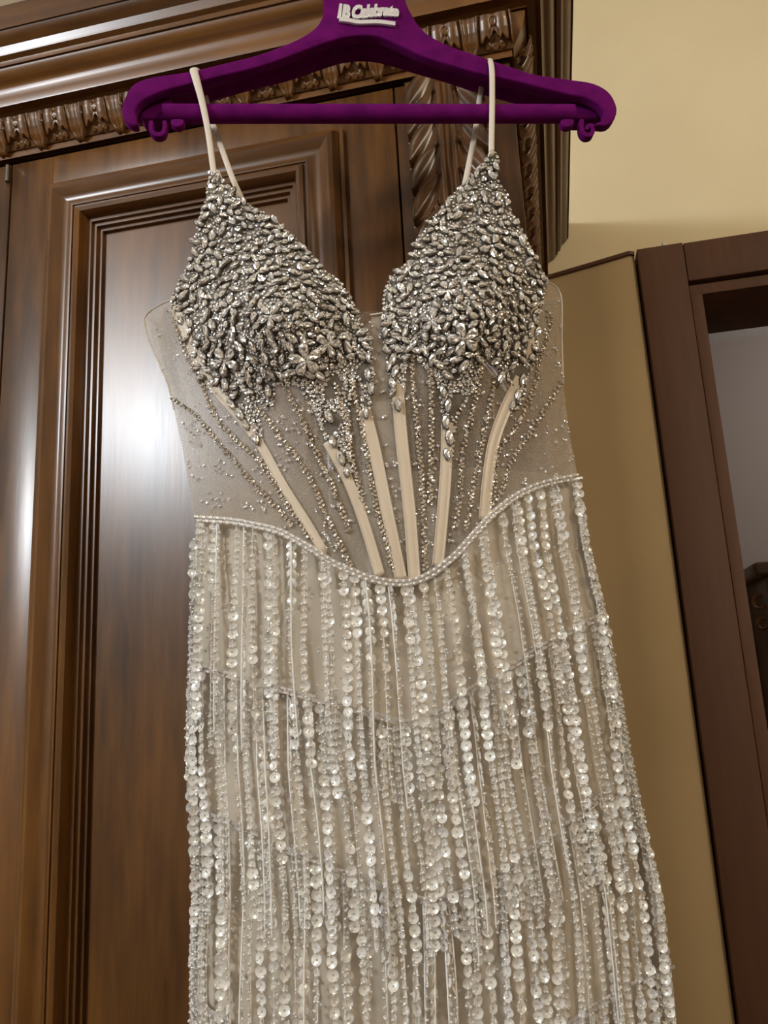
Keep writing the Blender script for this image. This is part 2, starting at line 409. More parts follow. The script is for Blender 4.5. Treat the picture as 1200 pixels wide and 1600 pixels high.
# doors
ZB = .12
def moulding(par, xa, xb, za, zb):
    """mitred raised frame: outer rectangle xa..xb, za..zb"""
    pr = [(0,-.001),(0,.0055),(.0035,.0068),(.0050,.0060),(.0065,.0105),(.0105,.0155),(.0150,.0170),(.0190,.0150),(.0240,.0112),(.0300,.0095),(.0350,.0108),(.0395,.0150),
          (.0415,.0150),(.0420,.0128),(.0438,.0128),(.0445,.0165),(.0480,.0185),(.0520,.0168),(.0548,.0110),(.0555,.0045),(.0600,.0045),(.0603,.0005),(.0645,.0005),(.0648,-.0045),(.0690,-.0045),(.0693,-.0095)]
    pr = [(a*1.0, b) for a, b in pr]
    n = len(pr)
    def corner(x, z, dx, dz): return [(x+dx*u, Y0-q, z+dz*u) for u, q in pr]
    C4 = [corner(xa, zb, 1, -1), corner(xb, zb, -1, -1), corner(xb, za, -1, 1), corner(xa, za, 1, 1)]
    for i, nm in enumerate(('frame_moulding',)*4):
        A = C4[i]; B = C4[(i+1) % 4]
        V = A+B; F = [(k, k+1, n+k+1, n+k) for k in range(n-1)]
        o = pyd(nm, V, [f[::-1] for f in F], M_wh if i in (0, 2) else M_wv, par); smooth_by_angle(o, 32)
    return pr[-1][0]
mx0 = onY(78, 292, Y0)[0]; mx1 = onY(537, 204, Y0)[0]; mz1 = onY(78, 292, Y0)[2]; mz1b = onY(537, 204, Y0)[2]
mz1 = (mz1+mz1b)/2
gap_door_z = onY(20, 256, Y0)[2]
def door(x0, x1, a, b, label=None):
    # door leaf as stiles and rails round the recessed panel
    zt_ = gap_door_z-.001
    d = box('door', x0+.0009, a+.004, Y0, Y0+.013, ZB, zt_, M_wv, ward, .0010)
    box('door_stile', b-.004, x1-.0009, Y0, Y0+.013, ZB, zt_, M_wv, d, .0010)
    box('door_rail', a+.0035, b-.0035, Y0, Y0+.013, mz1-.004, zt_, M_wh if False else M_wv, d, .0008)
    box('door_rail', a+.0035, b-.0035, Y0, Y0+.013, ZB, .34, M_wv, d, .0008)
    moulding(d, a, b, .336, mz1)
    box('door_panel', a+.066, b-.066, Y0+.0095, Y0+.0135, .336+.06, mz1-.066, M_wv, d)
    return d
door(x_gapL, x_gapR, mx0, mx1)
wd = x_gapR-x_gapL
door(x_gapL-wd, x_gapL, mx0-wd, mx1-wd)
# hinge pin at the top of the gap
hz = onY(14, 265, Y0)[2]
tube('hinge', [(x_gapL-.004, Y0-.002, hz+.004), (x_gapL-.004, Y0-.002, hz-.018)], .0028, M_set, ward, 10)
# pilaster
xs1 = onY(633, 260, Y0)[0]
pil = box('pilaster', x_gapR+.0009, XB, Y0, Y0+.0125, ZB, gap_door_z-.001, M_wv, ward, .0012)
# acanthus carving as a relief of its own on the pilaster
def seg_d(px, pz, ax, az, bx_, bz):
    vx, vz = bx_-ax, bz-az; t = np.clip(((px-ax)*vx+(pz-az)*vz)/(vx*vx+vz*vz), 0, 1)
    return np.hypot(px-(ax+t*vx), pz-(az+t*vz)), t
def sst(a, b, x):
    t = np.clip((x-a)/(b-a), 0, 1); return t*t*(3-2*t)
c0 = onY(640, 250, Y0)[0]; c1 = onY(768, 250, Y0)[0]; zc_top = onY(690, 118, Y0)[2]; zc_bot = zc_top-.46
W = c1-c0; gx = np.linspace(0, 1, 96); gz = np.linspace(zc_top, zc_bot, 330)
X, Z = np.meshgrid(gx, gz); v = (zc_top-Z)            # metres down from the top
H = np.zeros_like(X)
mirror = np.minimum(X, 1-X)                           # 0 outer .5 centre
taper = .10*np.sin(v*9+.4)
m_ = mirror - .03*np.sin(v*14)
# central ribs
cen = np.abs(X-.5)
H = np.maximum(H, .0085*sst(.36, .26, cen)*(1-.25*sst(.0, .40, v)))
H = np.maximum(H, .0135*np.sqrt(np.clip(1-((cen-.075)/.072)**2, 0, 1))*sst(.0, .02, v))
H = H - .006*np.exp(-((cen-.165)/.012)**2)
lobes = []
zz = [0.030, .062, .094, .128, .164, .202, .242, .284, .328, .374]
for i, t0 in enumerate(zz):
    L = .044*(1-.02*i); sc_ = 1-.03*i
    # local frame: leaf runs from upper inside to lower outer tip
    ax_, av = .33, t0-.034; bx_, bv = .035, t0+.012
    mm = mirror*W; 
    d, t = seg_d(mm, v, ax_*W, av, bx_*W, bv)
    wid = .0145*np.sin(np.pi*np.clip(t*.85+.12, 0, 1))**.7*sc_
    s = d/np.maximum(wid, 1e-5)
    # signed side
    sx = ((bx_-ax_)*W*(v-av)-(bv-av)*(mm-ax_*W)); sg = np.sign(sx)
    q = sg*s
    body = (s < 1)
    h = .0030+.0120*sst(-1.0, .95, q)*(.35+.65*t) * np.sqrt(np.clip(1-np.clip(q, 0, 1)**6, 0, 1))
    h = h + .0012*np.cos(q*7.0)*(.3+.7*t)
    h = h*sst(1.0, .88, s)
    H = np.where(body & (h > H*0+.001), np.maximum(h, H*.35), H)
H = H*sst(0, .02, X)*sst(1, .98, X)
V = [(c0+W*x+.0105*(v_)*0, Y0-.0002-h, z) for x, v_, h, z in zip(X.ravel(), v.ravel(), H.ravel(), Z.ravel())]
nx, nz_ = len(gx), len(gz)
F = [(j*nx+i, (j+1)*nx+i, (j+1)*nx+i+1, j*nx+i+1) for j in range(nz_-1) for i in range(nx-1)]
o = pyd('acanthus_carving', V, F, M_wv, pil, smooth=True)
# cornice leaf units: relief laid on the ovolo
t_lo, t_hi = 3, 9          # profile rows covered
arc = PR[t_lo:t_hi+1]; al = np.r_[0, np.cumsum(np.linalg.norm(np.diff(arc, axis=0), axis=1))]
NV, NU = 60, 64
tips = [onY(x, y, Y0-.004)[0] for x, y in ((9,240),(69,227),(131,214),(192,200),(455,145),(522,130),(592,114),(737,81))]
pitch = (tips[-1]-tips[0])/11.0
def leaf_relief(U, T):
    """U in -.5..5 across the unit, T 0 bottom lip ..1 top"""
    Hh = np.full_like(U, .0004)
    au = np.abs(U); e = .5-au
    for c, r, t0 in ((0, .085, .17), (.15, .065, .20)):       # flat scallops under the leaf
        Hh = np.maximum(Hh, .0022*sst(1.0, .80, np.sqrt(((e-c)/r)**2+((T-t0)/.12)**2)))
    foot = np.interp(e, [0, .03, .055, .12, .165, .24, .34], [.56, .52, .42, .34, .43, .30, .24])
    leaf = (T > foot)
    hl = .0042+.0022*np.sin(np.clip((e-.02)/.27, 0, 1)*np.pi)
    Hh = np.where(leaf, np.maximum(Hh, hl*sst(0, .035, T-foot)), Hh)
    dl = np.hypot(e/.058, (T-.80)/.12)                        # drop-shaped loop with its opening stem
    Hh = Hh-.0016*np.exp(-((dl-1)/.16)**2)*leaf
    stem = .030+.05*sst(.72, .50, T)
    Hh = Hh-.0014*np.exp(-((e-stem)/.014)**2)*(T < .70)*leaf
    wt = .165*np.sqrt(np.clip((T+.01)/.40, 0, 1)*(2-np.clip((T+.01)/.40, 0, 1)))
    wt = wt+.02*sst(.6, 1, T)
    tg = au < wt
    q = au/np.maximum(wt, .01)
    ht = .0066-.0022*(1-q*q)+.0012*np.exp(-((q-.86)/.10)**2)+.0010*np.exp(-(au/.014)**2)
    Hh = np.where(tg, ht, Hh)
    Hh = Hh-.0042*np.exp(-((au-wt-.018)/.016)**2)*(~tg)*sst(.05, .2, T)
    return np.maximum(Hh, .0001)
U = np.linspace(-.5, .5, NU); T = np.linspace(0, 1, NV); UU, TT = np.meshgrid(U, T)
Hl = leaf_relief(UU, TT)*pitch/.052
def unit_mesh(side=False, u0=-.5, u1=.5):
    U_ = np.linspace(u0, u1, NU); UU_, TT_ = np.meshgrid(U_, T); Hh = leaf_relief(UU_, TT_)*pitch/.052
    V = []
    for j in range(NV):
        s = T[j]*al[-1]; p = np.interp(s, al, arc[:, 0]); z = np.interp(s, al, arc[:, 1])
        dp = np.interp(min(s+.001, al[-1]), al, arc[:, 0])-np.interp(max(s-.001, 0), al, arc[:, 0])
        dz = np.interp(min(s+.001, al[-1]), al, arc[:, 1])-np.interp(max(s-.001, 0), al, arc[:, 1])
        L = math.hypot(dp, dz); nn = (dz/L, -dp/L)
        for i in range(NU):
            h = Hh[j, i]
            pp = p+h*nn[0]; zz_ = z+h*nn[1]
            if side: V.append((pp, U_[i]*pitch, zz_))
            else: V.append((U_[i]*pitch, -pp, zz_))
    F = [(j*NU+i, j*NU+i+1, (j+1)*NU+i+1, (j+1)*NU+i) for j in range(NV-1) for i in range(NU-1)]
    me = bpy.data.meshes.new('leaf_carving'); me.from_pydata([tuple(map(float, q)) for q in V], [], F)
    me.polygons.foreach_set('use_smooth', [True]*len(me.polygons)); me.materials.append(M_wd if side else M_wh)
    return me
cf = bpy.data.objects['cornice_front']; cs = bpy.data.objects['cornice_side']
mu = unit_mesh(); xk = tips[-1]+.0
k = 0
while xk-k*pitch > XLd+.05:
    o = bpy.data.objects.new('leaf_carving', mu); sc.collection.objects.link(o); o.parent = cf
    o.location = (xk-k*pitch, Y0, 0); k += 1
rest = (XB+.006-(xk+.5*pitch))/pitch
if rest > .1:
    me2 = unit_mesh(False, -.5, min(.5, -.5+rest)); o = bpy.data.objects.new('leaf_carving', me2); sc.collection.objects.link(o); o.parent = cf; o.location = (xk+pitch, Y0, 0)
mu2 = unit_mesh(True)
yk = Y0+.012
while yk < YW-.03:
    o = bpy.data.objects.new('leaf_carving', mu2); sc.collection.objects.link(o); o.parent = cs; o.location = (XB, yk+.5*pitch, 0); yk += pitch
fix(ward)

# ================================================================== HANGER
hang = empty('clothes_hanger', tuple(D(578, 180, 0)))
tag(hang, 'wide purple velvet hanger with silver lettering carrying the beaded dress', 'hanger')
rim_top = [(505,-12),(506,10),(503,28),(492,44),(467,60),(432,75),(400,86),(340,101),(297,111),(257,117),(230,122),(208,132),(195,152),(190,173),(195,188),(206,195),(215,195)]
rim_low = [(214,184),(211,172),(219,160),(238,148),(263,139),(310,127),(353,116),(400,105),(450,88),(512,65),(550,56),(587,56),(612,65),(662,88),(700,100),(745,113),(797,124),(845,136),(890,147),(915,152),(938,165),(944,178),(940,188)]
rim_right = [(928,194),(950,195),(961,184),(964,168),(952,144),(928,130),(893,124),(833,115),(790,101),(740,84),(700,70),(662,48),(641,18),(634,2),(632,-12)]
rim = [rim_top[0]]+[tuple(q) for q in cr_spline(rim_top[1:], 50)]+[tuple(q) for q in cr_spline(rim_low, 90)]+[tuple(q) for q in cr_spline(rim_right[:-1], 60)]+[rim_right[-1]]
plate('front_shell', rim, .004, .010, M_velvet, hang, .0022)
# underside of the broad shoulders: a shell running back and down from the front edge, open along two slots
tp = [(206,176),(222,160),(240,150),(263,147),(300,139),(352,122),(400,106),(450,88),(512,66),(550,57),(587,57),(612,66),(662,89),(700,101),(745,114),(797,129),(845,143),(890,151),(920,158),(948,176)]
bt = [(204,190),(222,191),(240,188),(263,168),(310,161),(352,150),(400,137),(450,125),(500,108),(537,97),(575,95),(605,100),(655,115),(700,128),(745,143),(800,159),(850,172),(892,184),(922,193),(948,192)]
A_ = cr_spline(tp, 70); B_ = cr_spline(bt, 70); V = []; nr = 7
for (ax_, ay_), (bx_, by_) in zip(A_, B_):
    pa = D(ax_, ay_, -.004); pb = D(bx_, by_, -.034)
    for k in range(nr):
        t = k/(nr-1); V.append(pa*(1-t)+pb*t+np.array([0, 0, .004*math.sin(t*math.pi)]))
F = [(i*nr+j, (i+1)*nr+j, (i+1)*nr+j+1, i*nr+j+1) for i in range(69) for j in range(nr-1)]
o = pyd('under_shell', V, F, M_velvet, hang, smooth=True); sd = o.modifiers.new('thickness', 'SOLIDIFY'); sd.thickness = .0018
plate('shell_end', [(216,172),(226,162),(242,154),(266,150),(272,168),(268,184),(240,185),(222,185)], -.009, .018, M_velvet, hang, .002)
plate('shell_end', [(884,153),(905,156),(925,164),(938,176),(934,185),(905,185),(886,184),(880,168)], -.009, .018, M_velvet, hang, .002)
bp = [D(x, 178, -.004) for x in np.linspace(256, 896, 16)]
tube('trouser_bar', bp, .0083, M_velvet, hang, 20)
# little hooks for skirt loops
def ribbon(name, pts, wpx, off, dep, par, m):
    c = cr_spline(pts, 26); nrm = np.gradient(c, axis=0); nrm /= np.linalg.norm(nrm, axis=1)[:, None]
    l = c+np.c_[-nrm[:, 1], nrm[:, 0]]*wpx/2; r = c-np.c_[-nrm[:, 1], nrm[:, 0]]*wpx/2
    return plate(name, [tuple(q) for q in l]+[tuple(q) for q in r[::-1]], off, dep, m, par, .0006)
ribbon('loop_hook', [(236,188),(236,203),(243,209),(253,208),(257,200),(257,188)], 7, .000, .008, hang, M_velvet)
ribbon('loop_hook', [(909,186),(910,203),(916,210),(924,209),(927,203),(925,196),(918,197),(917,202)], 6.5, .000, .008, hang, M_velvet)
plate('loop_stop', curvy([(268,186),(286,186),(286,194),(277,198),(268,194)], 3), .002, .008, M_velvet, hang, .0012)
plate('loop_stop', curvy([(878,186),(896,186),(896,194),(887,198),(878,194)], 3), .002, .008, M_velvet, hang, .0012)
# neck and hook running up over the cornice (above the picture)
plate('hanger_neck', curvy([(505,-10),(632,-10),(618,-28),(600,-36),(535,-36),(518,-28)], 3), .004, .010, M_velvet, hang, .0022)
nk = np.array(D(568, -36, -.001)); ytop = Y0-.088*KS
hk = [nk+np.array([0,0,-.004]), nk+np.array([0,0,.03]), np.array([nk[0], nk[1]+.004, ztop-.005]), np.array([nk[0]+.004, nk[1]+.02, ztop+.02]), np.array([nk[0]+.01, ytop+.012, ztop+.018]), np.array([nk[0]+.014, ytop+.03, ztop+.0055])]
tube('steel_hook', cr_spline(hk, 30), .0021, M_steel, hang, 10)
# raised lettering
def letters(body, px, py, h_px, wmax_px, name):
    cu = bpy.data.curves.new(name, 'FONT'); cu.body = body; cu.extrude = .09; cu.offset = .036; cu.bevel_depth = .03; cu.bevel_resolution = 1
    cu.shear = .25; cu.space_character = .86; cu.resolution_u = 3
    o = bpy.data.objects.new(name, cu); sc.collection.objects.link(o)
    dg = bpy.context.evaluated_depsgraph_get(); me = bpy.data.meshes.new_from_object(o.evaluated_get(dg)); bpy.data.objects.remove(o)
    co = np.array([v.co[:] for v in me.vertices]); lo = co.min(0); hi = co.max(0)
    pl = np.array(D(px, py, .0045)); s = .00058
    pr_ = np.array(D(px+100, py, .0045)); ex = (pr_-pl)/100; up = (np.array(D(px, py-10, .0045))-pl)/10; up = np.array([0,0,1])*np.linalg.norm(up)
    for v in me.vertices:
        u = (v.co.x-lo[0])/(hi[0]-lo[0]); t = (v.co.y-lo[1])/(hi[1]-lo[1]); d = (v.co.z-lo[2])/(hi[2]-lo[2])
        wave = 2.2*math.sin(u*5.5+.4)
        q = pl+ex*(u*wmax_px)+up*(t*h_px*(1-.25*u)-wave)+Hn*(d*.0022)
        v.co = Vector(q)
    me.name = name; me.materials.clear(); return link(name, me, M_silver, hang)
letters('1B Celebrate', 527, 30, 24, 97, 'raised_lettering')
ribbon('lettering_base', [(530,29),(546,31),(560,33.5),(590,33),(612,35.5),(618,36)], 6.5, .0072, .003, hang, M_silver)
fix(hang)

# ================================================================== DRESS
dress = empty('evening_dress', tuple(D(640, 910, 0)))
tag(dress, 'sleeveless nude dress with crystal cups, sheer boned bodice and tiers of sequin fringe', 'dress')
lefty = [(440,235),(480,224),(520,230),(600,262),(630,270),(700,284),(808,303),(900,300),(1000,296),(1100,294),(1200,294),(1300,300),(1400,302),(1500,300),(1600,300),(1800,300)]
righty = [(440,866),(465,877),(600,880),(680,890),(742,903),(850,917),(960,945),(1050,962),(1200,988),(1300,1010),(1400,1032),(1500,1045),(1600,1056),(1800,1085)]
def xl(y): return float(np.interp(y, [a for a, b in lefty], [b for a, b in lefty]))
def xr(y): return float(np.interp(y, [a for a, b in righty], [b for a, b in righty]))
def bulge(px, py):
    a, b = xl(py), xr(py); u = (px-a)/(b-a); u = min(max(u, 0), 1)
    q = .042*(1-abs(2*u-1)**2.4) if py > 300 else .0
    g1 = .030*math.exp(-((px-435)/95)**2-((py-490)/95)**2); g2 = .030*math.exp(-((px-738)/90)**2-((py-475)/95)**2)
    k = min(max((py-250)/250, 0), 1)
    return q*k + g1+g2 + .012*(1-k)
def B(px, py, off=0.0): return D(px, py, bulge(px, py)+off)
def Bback(px, py, off=0.0):
    a, b = xl(py), xr(py); u = min(max((px-a)/(b-a), 0), 1)
    return D(px, py, -.018*(1-abs(2*u-1)**2.4)-.004+off)
def normal_at(px, py, off=0.0):
    p = B(px, py, off); a = B(px+2, py, off)-p; b = B(px, py+2, off)-p
    n_ = np.cross(b, a); n_ /= np.linalg.norm(n_)
    if n_@ray(px, py) > 0: n_ = -n_
    return p, n_, a/np.linalg.norm(a)

cupL = [(328,268),(340,272),(350,285),(366,302),(386,318),(420,336),(450,364),(480,392),(505,420),(530,440),(552,474),(565,505),(577,530),(580,562),(583,600),(578,630),(573,658),(566,650),(566,612),(560,590),(550,600),(545,640),(548,700),(547,742),(538,742),(524,705),(508,682),(496,650),(478,620),(462,600),(448,604),(430,600),(428,628),(415,640),(400,622),(405,660),(410,696),(398,692),(384,664),(362,640),(338,618),(318,600),(306,578),(294,545),(286,510),(270,488),(268,468),(276,446),(288,428),(298,402),(310,352),(322,310),(326,290)]
cupR = [(766,236),(774,240),(779,258),(775,280),(790,300),(800,333),(815,360),(832,392),(848,424),(855,442),(850,462),(842,480),(840,520),(838,560),(824,590),(818,620),(806,640),(798,630),(800,600),(790,590),(775,575),(764,565),(752,566),(745,600),(730,625),(714,650),(708,690),(704,718),(694,716),(692,680),(690,640),(688,615),(678,588),(664,574),(650,560),(638,560),(632,590),(630,630),(624,652),(616,640),(610,600),(604,560),(600,520),(598,490),(600,462),(614,432),(640,408),(655,372),(690,324),(715,296),(738,276),(752,258)]
cupLd = [p for p in cupL[:14]]+[(572,560),(535,560),(500,590),(460,585),(425,590),(400,610),(355,620),(318,590)]+cupL[-12:]
cupRd = [p for p in cupR[:14]]+[(826,560),(800,572),(755,560),(700,590),(650,560),(620,560),(606,530)]+cupR[-13:]

# back of the dress seen through the front
backpoly = [(240,500),(268,480),(330,500),(480,498),(570,487),(610,486),(720,495),(840,470),(868,470),(876,600),(900,744),(850,760),(800,785),(740,840),(690,890),(640,912),(590,905),(520,880),(440,832),(360,812),(305,808),(285,700),(264,605)]
sheet('back_tulle', backpoly, 24, Bback, M_tulleb, dress)
backlin = [(305,809),(350,790),(385,770),(410,752),(450,748),(520,738),(600,745),(690,735),(760,728),(830,738),(900,745),(850,765),(800,790),(740,845),(690,893),(640,915),(590,908),(520,884),(440,836),(360,816)]
sheet('inner_lining', backlin, 24, lambda x, y: Bback(x, y, .004), tulle('inner_lining_net', (.66,.57,.44), .42, .06), dress)
# front tulle
front = [(266,470),(290,540),(330,560),(400,560),(480,540),(560,520),(580,500),(604,498),(620,520),(700,540),(800,520),(838,480),(856,441),(868,446),(877,464),(878,530),(880,600),(890,680),(903,743),(885,746),(847,755),(807,773),(773,800),(747,827),(717,862),(687,887),(657,905),(627,912),(593,907),(560,896),(520,878),(487,857),(460,840),(433,827),(400,819),(363,812),(303,808),(285,700),(270,630),(262,600),(230,522),(225,498),(232,488)]
sheet('bodice_tulle', front, 16, B, M_tulle, dress)
sheet('centre_panel', [(580,494),(606,492),(612,560),(618,640),(630,760),(640,880),(640,905),(622,902),(600,780),(586,690),(578,640),(584,560)], 10, lambda x, y: B(x, y, -.002-.0012*math.sin(x*1.1)), M_panel, dress)
sheet('side_fold', [(231,494),(262,478),(281,522),(270,560),(296,640),(318,700),(300,700),(276,640),(262,596),(244,556)], 12, lambda x, y: B(x, y, -.006-.004*math.sin(x*.12)), M_tulle, dress)
# bound edges of the side panels
for pts in ([(268,468),(246,478),(232,488),(225,499),(229,522),(246,563),(262,600),(272,640)], [(856,441),(868,447),(877,464),(878,530),(880,600)], [(578,492),(606,488)]):
    tube('bound_edge', [B(x, y, .0005) for x, y in cr_spline(pts, 24)], .0007, M_cord, dress, 6)
# boning channels
bones = [([(272,478),(284,506),(303,552),(330,600),(368,645),(405,692),(440,755),(480,818),(508,866)], 15),
         ([(512,690),(540,742),(565,805),(594,900)], 17), ([(569,640),(583,692),(603,790),(627,906)], 20),
         ([(621,600),(627,680),(640,800),(648,907)], 20), ([(699,660),(697,730),(692,800),(684,884)], 19),
         ([(814,590),(790,640),(772,690),(763,745),(757,812)], 19), ([(838,470),(832,520),(826,560)], 10)]
for pts, wd_ in bones:
    c = cr_spline(pts, 34); t = np.gradient(c, axis=0); t /= np.linalg.norm(t, axis=1)[:, None]; nn = np.c_[-t[:, 1], t[:, 0]]
    V = []; cols = (-.5,-.44,-.40,-.2,0,.2,.40,.44,.5); hs = (0,.0014,.0009,.0015,.0017,.0015,.0009,.0014,0)
    for i in range(len(c)):
        for q, h in zip(cols, hs):
            x, y = c[i]+nn[i]*q*wd_; V.append(B(x, y, .0012+h))
    nc = len(cols); F = [(i*nc+j, i*nc+j+1, (i+1)*nc+j+1, (i+1)*nc+j) for i in range(len(c)-1) for j in range(nc-1)]
    o = pyd('boning_channel', V, F, M_satin, dress, smooth=True)
    s = o.modifiers.new('thickness', 'SOLIDIFY'); s.thickness = .0006

# straps
def strap(pts, wpx, name='shoulder_strap'):
    P = [D(x, y, o_) for x, y, o_ in pts]; S = cr_spline(P, 60)
    o = tube(name, S, np.interp(np.linspace(0, 1, 60), np.linspace(0, 1, len(wpx)), np.array(wpx)*.00029), M_cord, dress, 10, flat=.45, side=Hx)
strap([(337,285,.010),(333,262,.008),(325,205,.008),(316,160,.0075),(306,122,.0075),(303,111,.004),(306,110,-.012),(312,122,-.024),(326,175,-.026),(345,228,-.022),(362,275,-.012),(377,310,-.002)], [9,9,9,10,12,15,13,9,9,9,9,9])
strap([(768,246,.010),(768,225,.008),(769,170,.008),(769,120,.0075),(768,103,.0070),(766,95,.003),(764,95,-.012),(758,110,-.024),(750,150,-.026),(745,190,-.024),(734,250,-.018),(722,308,-.004)], [9,9,9,9,9,10,9,9,9,9,9,9])
tube('strap_tab', [D(337, 268, .009), D(343, 285, .010), D(352, 300, .011)], .0035, M_cord, dress, 8, flat=.5, side=Hx)

# ---------------------------------------------------------------- stones
def gem_mesh(kind):
    """cut stone of unit length, flat underside at z=0 with a metal rim, radial facets on top"""
    n = {'round': 8, 'navette': 8, 'pear': 8, 'small': 6}[kind]
    a = np.arange(n)*2*math.pi/n+(math.pi/n if kind in ('round', 'small') else 0)
    if kind in ('round', 'small'): ox, oy = .5*np.cos(a), .5*np.sin(a)
    elif kind == 'navette': oy = .5*np.cos(a); ox = .25*np.sign(np.sin(a))*np.abs(np.sin(a))**1.35
    else: oy = .5*np.cos(a); ox = .30*np.sin(a)*(1-.45*np.cos(a))
    V = []; F = []; mi = []
    def ring(s, z):
        k = len(V); V.extend([(x*s*(1-.10*(i%2)*(z>.3)), y*s*(1-.10*(i%2)*(z>.3)), z-.07*(i%2)*(z>.3)) for i, (x, y) in enumerate(zip(ox, oy))]); return k
    r0_ = ring(1.12, 0); r1 = ring(1.10, .10); r2 = ring(.98, .16); r3 = ring(.60, .33); V.append((0, 0, .24)); c = len(V)-1
    for i in range(n):
        j = (i+1) % n
        F.append((r0_+i, r0_+j, r1+j, r1+i)); mi.append(1); F.append((r1+i, r1+j, r2+j, r2+i)); mi.append(1)
        F.append((r2+i, r2+j, r3+j)); F.append((r2+i, r3+j, r3+i)); mi += [0, 0]
        F.append((r3+i, r3+j, c)); mi.append(0)
    return np.array(V, float), F, mi
GEM = {k: gem_mesh(k) for k in ('round', 'navette', 'pear', 'small')}
def gem_data(kind, name, m=None):
    V, F, mi = GEM[kind]; me = bpy.data.meshes.new(name); me.from_pydata([tuple(v) for v in V], [], F)
    me.materials.append(m or M_gem); me.materials.append(M_set); me.polygons.foreach_set('material_index', mi); me.update(); return me
GMD = {k: gem_data(k, k+'_crystal') for k in ('round', 'navette', 'pear')}
PXM = .00056
def frame_at(px, py, ang, size_px, off, tilt=.22):
    p, n_, tx = normal_at(px, py, off)
    n_ = n_+rng.normal(0, tilt, 3); n_ /= np.linalg.norm(n_)
    ty = np.cross(n_, tx); ty /= np.linalg.norm(ty); tx = np.cross(ty, n_)
    c, s = math.cos(ang), math.sin(ang); a = tx*c+ty*s; b = -tx*s+ty*c
    sc__ = size_px*PXM
    M = np.eye(4); M[:3, 0] = a*sc__; M[:3, 1] = b*sc__; M[:3, 2] = n_*sc__; M[:3, 3] = p
    return M
class Bag:
    def __init__(s): s.V = []; s.F = []; s.mi = []; s.n = 0
    def add(s, V, F, mi, M=None):
        if M is not None: V = V@M[:3, :3].T+M[:3, 3]
        s.V.append(V); k = s.n; s.F.extend([tuple(i+k for i in f) for f in F]); s.mi.extend(mi); s.n += len(V)
    def build(s, name, mats, parent, smooth=False):
        if not s.n: return None
        return pyd(name, np.vstack(s.V), s.F, mats, parent, smooth, s.mi)
big_total = 0
def stones(cup, poly, dense, flowers, drips, seedsmall):
    """flowers, then large stones spread over the dense part, then small ones filling the gaps"""
    global big_total
    taken = []                                   # (x, y, r)
    occ = {}
    def free(x, y, r, pad=1.0):
        gx_, gy_ = int(x//24), int(y//24)
        for i in (-1, 0, 1):
            for j in (-1, 0, 1):
                for (a, b, q) in occ.get((gx_+i, gy_+j), ()):
                    if (a-x)**2+(b-y)**2 < ((q+r)*pad)**2: return False
        return True
    def take(x, y, r): occ.setdefault((int(x//24), int(y//24)), []).append((x, y, r))
    def put(kind, x, y, ang, size, off=.0022, tilt=.2):
        global big_total
        o = bpy.data.objects.new(kind+'_crystal', GMD[kind]); sc.collection.objects.link(o); o.parent = cup
        M = frame_at(x, y, ang, size, off, tilt); o.matrix_world = Matrix(M.tolist()); big_total += 1
    for (fx, fy, R, a0) in flowers:
        bg = Bag()
        for k in range(5):
            a = a0+k*2*math.pi/5; x = fx+math.cos(a)*R*.58; y = fy-math.sin(a)*R*.58
            M = frame_at(x, y, 0, R*.98, .0042, .10)
            p, n_, tx = normal_at(x, y, .0042)
            d = B(fx+math.cos(a)*R, fy-math.sin(a)*R, .0042)-B(fx, fy, .0042); d /= np.linalg.norm(d)
            nn = M[:3, 2]/np.linalg.norm(M[:3, 2]); bx_ = np.cross(-d, nn); bx_ /= np.linalg.norm(bx_)
            s_ = R*.98*PXM; M[:3, 0] = bx_*s_; M[:3, 1] = -d*s_; M[:3, 2] = np.cross(bx_, -d)*s_
            V, F, mi = GEM['pear']; bg.add(V, F, mi, M); take(x, y, R*.36)
        V, F, mi = GEM['round']; bg.add(V, F, mi, frame_at(fx, fy, 0, R*.3, .0055, .05)); take(fx, fy, R*.3)
        bg.build('crystal_flower', [M_gem, M_set], cup)
    for (x, y, ang, s_) in drips:
        put('navette', x, y, ang, s_, .0030, .12); take(x, y, s_*.3)
    xs = [p[0] for p in poly]; ys = [p[1] for p in poly]
    extra = Bag()
    for it in range(5200):
        x = rng.uniform(min(xs), max(xs)); y = rng.uniform(min(ys), max(ys))
        if not inside(dense, x, y): continue
        kind = ('navette', 'navette', 'pear', 'round')[rng.integers(4)]; s_ = {'navette': rng.uniform(16, 22), 'pear': rng.uniform(13, 17), 'round': rng.uniform(8, 11)}[kind]
        r = s_*(.31 if kind != 'round' else .5)
        if not free(x, y, r, 1.0): continue
        ang = rng.uniform(0, 6.28)
        if big_total < 300 and rng.random() < .62: put(kind, x, y, ang, s_, rng.uniform(.0022, .0038))
        else:
            V, F, mi = GEM[kind]; extra.add(V, F, mi, frame_at(x, y, ang, s_, rng.uniform(.0022, .0038), .22))
        take(x, y, r)
    sm = Bag()
    for it in range(60000):
        x = rng.uniform(min(xs), max(xs)); y = rng.uniform(min(ys), max(ys))
        if not inside(poly, x, y): continue
        d = inside(dense, x, y); s_ = rng.uniform(4.2, 7.2)
        if not free(x, y, s_*.37): continue
        if not d and math.sin(x*.13)+math.sin(y*.11+x*.05) < -.55: continue
        V, F, mi = GEM['small']; sm.add(V, F, [m_ if m_ else 0 for m_ in mi], frame_at(x, y, rng.uniform(0, 6.28), s_, .0012, .25)); take(x, y, s_*.42)
    # beaded rim
    P = cr_spline(poly+[poly[0]], 400)
    for i in range(0, 400, 2):
        x, y = P[i]; s_ = 6.5
        if free(x, y, s_*.3, .8):
            V, F, mi = GEM['small']; sm.add(V, F, mi, frame_at(x, y, rng.uniform(0, 6.28), s_, .001, .3)); take(x, y, s_*.4)
    o = extra.build('large_crystals', [M_gem, M_set], cup)
